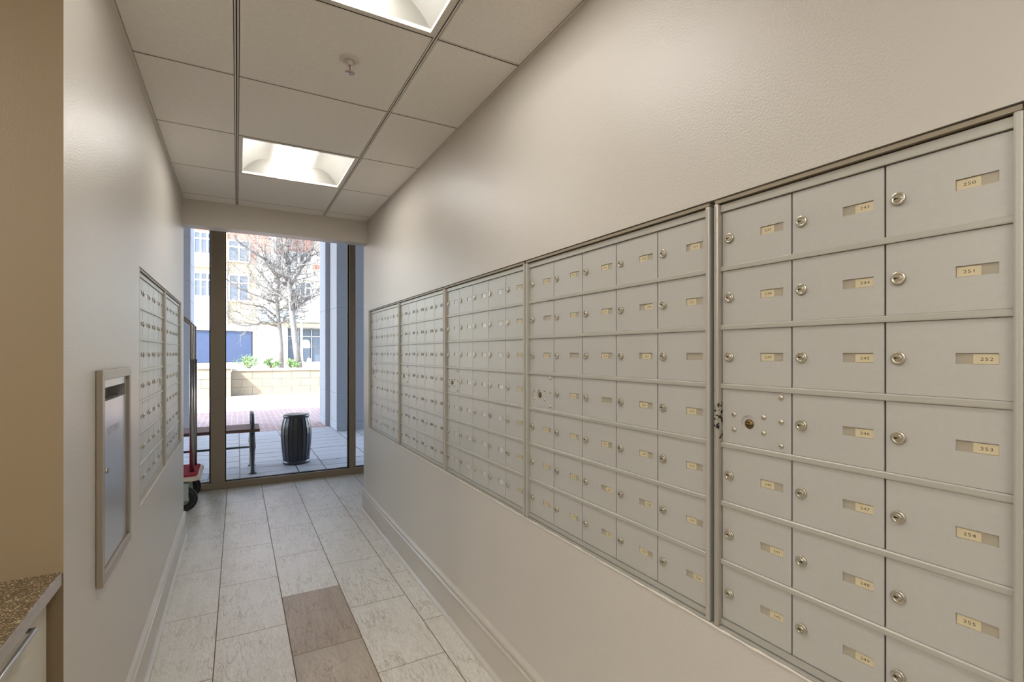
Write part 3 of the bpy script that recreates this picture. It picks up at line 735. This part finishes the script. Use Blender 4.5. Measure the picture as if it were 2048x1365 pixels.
# shrubs
def shrub(u, v_, Y, r, hgt, label):
    b_ = P(u, v_, Y); t = thing('shrub', label, 'shrub', (b_.x, Y, CZ - .60), 0)
    rr = random.Random(u); st = MB(); lf = MB(); tips = []
    for k in range(16):
        a_ = rr.uniform(0, 2 * PI); q = rr.uniform(.2, 1) * r; tip = Vector((q * math.cos(a_), q * math.sin(a_) * .8, hgt * rr.uniform(.45, 1) * (1.1 - .4 * q / r)))
        st.tube([(0, 0, 0), tuple(tip * .5 + Vector((0, 0, .04))), tuple(tip)], [.012, .008, .004], STEM, 5); tips.append(tip)
    for tip in tips:
        for _ in range(60):
            d = Vector((rr.gauss(0, 1), rr.gauss(0, 1), rr.gauss(0, .8))) * r * .16; p = tip + d; p.z = max(p.z, .02)
            u_ = Vector((rr.gauss(0, 1), rr.gauss(0, 1), rr.gauss(0, 1) + .5)).normalized(); w2 = u_.orthogonal().normalized(); L = rr.uniform(.035, .06)
            lf.face([p, p + u_ * L * .5 + w2 * L * .28, p + u_ * L, p + u_ * L * .5 - w2 * L * .28], LEAF)
    st.build('stems', t, fix=False); tag(lf.build('foliage', t, fix=False), kind='stuff')
shrub(497, 735, 18.9, .40, .52, 'largest and leftmost green shrub on the planter')
shrub(543, 735, 18.9, .24, .40, 'small round green shrub in the middle of the planter')
shrub(584, 735, 18.9, .27, .36, 'yellowish green shrub at the foot of the larger tree')

# bare trees
def tree(label, Y, base_v, paths, seed, rad):
    c0 = P(*paths[0][0], Y); t = thing('bare_tree', label, 'tree', (c0.x, Y, CZ - .62), 0); org = Vector((c0.x, Y, CZ - .62))
    rr = random.Random(seed); tw = MB()
    def twig(p, d, L, r, lev):
        pts = [p]; q = p.copy(); dd_ = d.normalized(); n_ = 4 if lev < 2 else 3
        for k in range(n_):
            dd_ = (dd_ + Vector((rr.gauss(0, .16), rr.gauss(0, .16), rr.gauss(.05, .12)))).normalized(); q = q + dd_ * L / n_; pts.append(q.copy())
        tw.tube(pts, [r * (1 - .8 * k / n_) for k in range(n_ + 1)], BARK, 4 if lev < 2 else 3, cap=False)
        if lev < 3:
            for k in range({0: 6, 1: 5, 2: 3}[lev]):
                i = rr.randrange(1, len(pts)); s_ = Vector((rr.gauss(0, 1), rr.gauss(0, 1), rr.gauss(.2, .8))).normalized()
                twig(pts[i], dd_ * .8 + s_ * .9, L * rr.uniform(.4, .7), r * .55, lev + 1)
    for j, path in enumerate(paths):
        pts = []; dy = 0; g_ = rr.uniform(-.6, .6)
        for k, (u, v_) in enumerate(path):
            q = P(u, v_, Y); q.y += 0 if j == 0 else g_ * k / max(1, len(path) - 1) * 1.6; pts.append(q - org)
        if j == 0: pts[0].z = 0
        r0, r1 = rad[0 if j == 0 else 1], rad[1] * (.7 if j == 0 else .35)
        rs = [r0 + (r1 - r0) * k / (len(pts) - 1) for k in range(len(pts))]
        MB().tube(pts, rs, BARK, 10 if j == 0 else 7).build('trunk' if j == 0 else 'limb', t)
        for k in range(len(pts) - 1):
            if j == 0 and k < 2: continue
            for _ in range(4 if j else 3):
                f_ = rr.random(); p = pts[k].lerp(pts[k + 1], f_); d = (pts[k + 1] - pts[k]).normalized()
                s_ = Vector((rr.gauss(0, 1), rr.gauss(0, 1), rr.gauss(.4, .7))).normalized()
                twig(p, d * .7 + s_, rr.uniform(.6, 1.5), rs[k] * .38 + .004, 0 if rr.random() < .35 else 1)
    tag(tw.build('twigs', t, fix=False), kind='stuff')
C1 = lambda l: [(360 + a_ * .2198, 440 + b_ * .2198) for a_, b_ in l]
tree('bare tree with the thicker leaning trunk, right one in the planter', 19.6, 733,
     [C1(l) for l in ([(1085, 1330), (1060, 1180), (1035, 980), (1015, 800), (1000, 640), (990, 500), (985, 380), (975, 170), (970, -60)], [(1010, 600), (1060, 520), (1110, 440), (1180, 330), (1270, 290)], [(1030, 820), (1100, 770), (1200, 700), (1300, 660)],
      [(990, 560), (900, 470), (780, 380), (650, 300), (540, 240), (430, 140)], [(990, 420), (950, 340), (920, 240), (905, 120)], [(1012, 760), (940, 700), (830, 640), (700, 560), (600, 470)], [(1100, 440), (1120, 330), (1110, 200), (1150, 60)])], 5, (.13, .055))
tree('bare tree with the thinner trunk, left one in the planter', 22.0, 727,
     [C1(l) for l in ([(920, 1300), (915, 1150), (905, 1000), (895, 900), (885, 780), (880, 680), (890, 560), (905, 470), (915, 300)], [(890, 970), (800, 945), (740, 935), (600, 965), (520, 950), (430, 870)], [(885, 890), (760, 790), (600, 760), (430, 700)],
      [(880, 760), (720, 700), (560, 640), (430, 560)], [(882, 680), (800, 560), (740, 490), (640, 370), (560, 330)], [(888, 830), (950, 800), (1040, 830), (1100, 800)], [(895, 950), (960, 915), (1060, 890)])], 11, (.115, .045))

# lamp post, bollard
lp = P(603, 716, 27); t = thing('lamp_post', 'slim white lamp post behind the right tree', 'lamp post', (lp.x, 27, CZ - .62))
hh = PZ(636, 27) - CZ + .62
MB().lathe([(.14, 0), (.14, .12), (.08, .2), (.06, .5), (.05, hh)], WHITEF, 12).build('pole', t)
MB().lathe([(.05, hh), (.13, hh + .06), (.17, hh + .32), (.05, hh + .34)], CREAM, 12).build('lantern', t)
MB().lathe([(.24, hh + .34), (.20, hh + .42), (.06, hh + .56), (.02, hh + .66)], GREYF, 12).build('lantern_cap', t)
lp = P(618, 716, 25); t = thing('bollard', 'short white bollard right of the lamp post', 'bollard', (lp.x, 25, CZ - .62))
MB().lathe([(.09, 0), (.09, .28), (.075, .34), (.03, .38)], WHITEF, 14).build('post', t)

# ------------------------------------------------------------------ the building across the plaza
YF = 36.0
bd = thing('building', 'brick and pale stone apartment block with blue shop front across the plaza', 'building', (0, YF, CZ - .62))
def fbox(name, u0, u1, v0, v1, m, y0=0.0, y1=.4, parent=None, bev=0):
    x0_, x1_ = PX(u0, YF), PX(u1, YF); z0_, z1_ = PZ(v1, YF) - CZ + .62, PZ(v0, YF) - CZ + .62
    return B(x0_, y0, max(0, z0_), x1_, y1, z1_, m).build(name, parent or bd)
fbox('wall', 150, 514, 300, 735, TAN, 0, 6)
fbox('wall', 514, 574, 300, 735, WHITEF, -.5, 6)
fbox('wall', 574, 900, 300, 735, WHITEF, .35, 6)
fbox('brick_panel', 150, 424, 300, 479, BRICKF, -.05, .2); fbox('brick_panel', 449, 513, 300, 531, BRICKF, -.05, .2)
fbox('brick_panel', 515, 573, 300, 512, BRICKF, -.55, -.3); fbox('brick_panel', 574, 700, 300, 498, BRICKF, .3, .5); fbox('brick_panel', 626, 700, 498, 532, BRICKF, .3, .5)
fbox('pilaster', 448, 455, 300, 545, mat('orange_brick_pilaster', (224, 160, 118), .85), -.14, .1); fbox('pilaster', 448, 455, 545, 655, WHITEF, -.14, .1); fbox('pilaster', 539, 551, 300, 530, WHITEF, -.68, -.3)
fbox('spandrel', 150, 446, 521, 545, WHITEF, -.12, .1); fbox('spandrel', 150, 446, 600, 652, WHITEF, -.12, .1)
fbox('spandrel', 574, 700, 532, 556, WHITEF, .1, .5); fbox('spandrel', 574, 700, 600, 622, WHITEF, .1, .5); fbox('spandrel', 515, 573, 512, 524, WHITEF, -.62, -.3)
def fwin(u0, u1, v0, v1, y=0.0, cols=2, split=.3):
    x0_, x1_ = PX(u0, YF), PX(u1, YF); z0_, z1_ = PZ(v1, YF) - CZ + .62, PZ(v0, YF) - CZ + .62
    t = .09; s = MB(); zs = [z0_, z0_ + (z1_ - z0_) * (1 - split), z1_] if split else [z0_, z1_]
    xs_ = [x0_ + (x1_ - x0_) * k / cols for k in range(cols + 1)]
    for x_ in xs_: s.box(x_ - t / 2, y - .08, z0_, x_ + t / 2, y + .02, z1_, WHITEF)
    for z_ in zs: s.box(x0_, y - .078, z_ - t / 2, x1_, y + .018, z_ + t / 2, WHITEF)
    f_ = s.build('window', bd, fix=False)
    for xa, xb in zip(xs_, xs_[1:]):
        for za, zb in zip(zs, zs[1:]): B(xa, y - .05, za, xb, y - .02, zb, GLASSB).build('pane', f_)
fwin(388, 428, 480, 520, -.06, 3); fwin(388, 428, 556, 600, -.02, 3); fwin(330, 372, 480, 520, -.06, 3); fwin(330, 372, 556, 600, -.02, 3)
fwin(457, 499, 490, 530, -.06, 2); fwin(458, 497, 556, 606, -.02, 2)
fwin(584, 624, 500, 531, .34, 3, 0); fwin(601, 623, 560, 599, .33, 2)
# balcony rail under the upper right window
s = MB(); x0_, x1_ = PX(584, YF), PX(626, YF); za, zb = PZ(532, YF) - CZ + .62, PZ(522, YF) - CZ + .62
for k in range(17): xx = x0_ + (x1_ - x0_) * k / 16; s.box(xx - .015, -.1, za, xx + .015, -.07, zb, WHITEF)
s.box(x0_, -.11, zb, x1_, -.06, zb + .05, WHITEF); s.build('balcony_rail', bd, fix=False)
# ground floor, left: lintel, white bar, blue panel, post
fbox('lintel', 150, 513, 651, 660, GREYF, -.16, .1); fbox('shop_sign_bar', 150, 506, 661, 664, WHITEF, -.4, .1)
fbox('blue_panel', 150, 503, 665, 724, BLUEP, -.3, .1); fbox('post', 505, 513, 655, 735, GREYF, -.42, 0)
# centre: utility box
fbox('utility_box', 540, 550, 689, 706, PALEBL, -.85, -.5)
# ground floor, right: frieze, beam, shop glass and door
fbox('frieze', 518, 700, 622, 645, PALEBL, -.75, .4); fbox('beam', 515, 700, 646, 655, TAN, -.60, .4); fbox('post', 561, 573, 655, 735, TAN, -.58, -.4)
fbox('shop_window', 574, 700, 655, 735, GLASSB, .28, .4)
for u in (575, 597, 601, 623, 641): fbox('shop_mullion', u, u + 1.6, 655, 735, GREYF, .18, .3)
for v_ in (655, 671.5): fbox('shop_transom', 575, 700, v_, v_ + 1.6, GREYF, .18, .3)
fbox('door', 604, 621, 680, 724, GLASSB, .2, .28)
dp = MB(); cx, cz, R_ = PX(612.5, YF), PZ(690, YF) - CZ + .62, .27
outer = [(cx + R_ * math.cos(PI * k / 14), cz + .1 + R_ * math.sin(PI * k / 14)) for k in range(15)]
dp.prism([(cx + R_, cz - .2)] + outer + [(cx - R_, cz - .2)], .17, .2, WHITEF, 'Y'); dp.build('door_sign', bd)
# flat canopy jutting out over the right side, high up
x0_, x1_ = PX(617, 30), PX(680, 30); z_ = PZ(487, 30) - CZ + .62
MB().prism([(x0_ + .2, -7.6), (x1_, -7.6), (x1_, 0), (x0_ + .9, 0)], z_, z_ + .35, WHITEF, 'Z').build('canopy', bd)
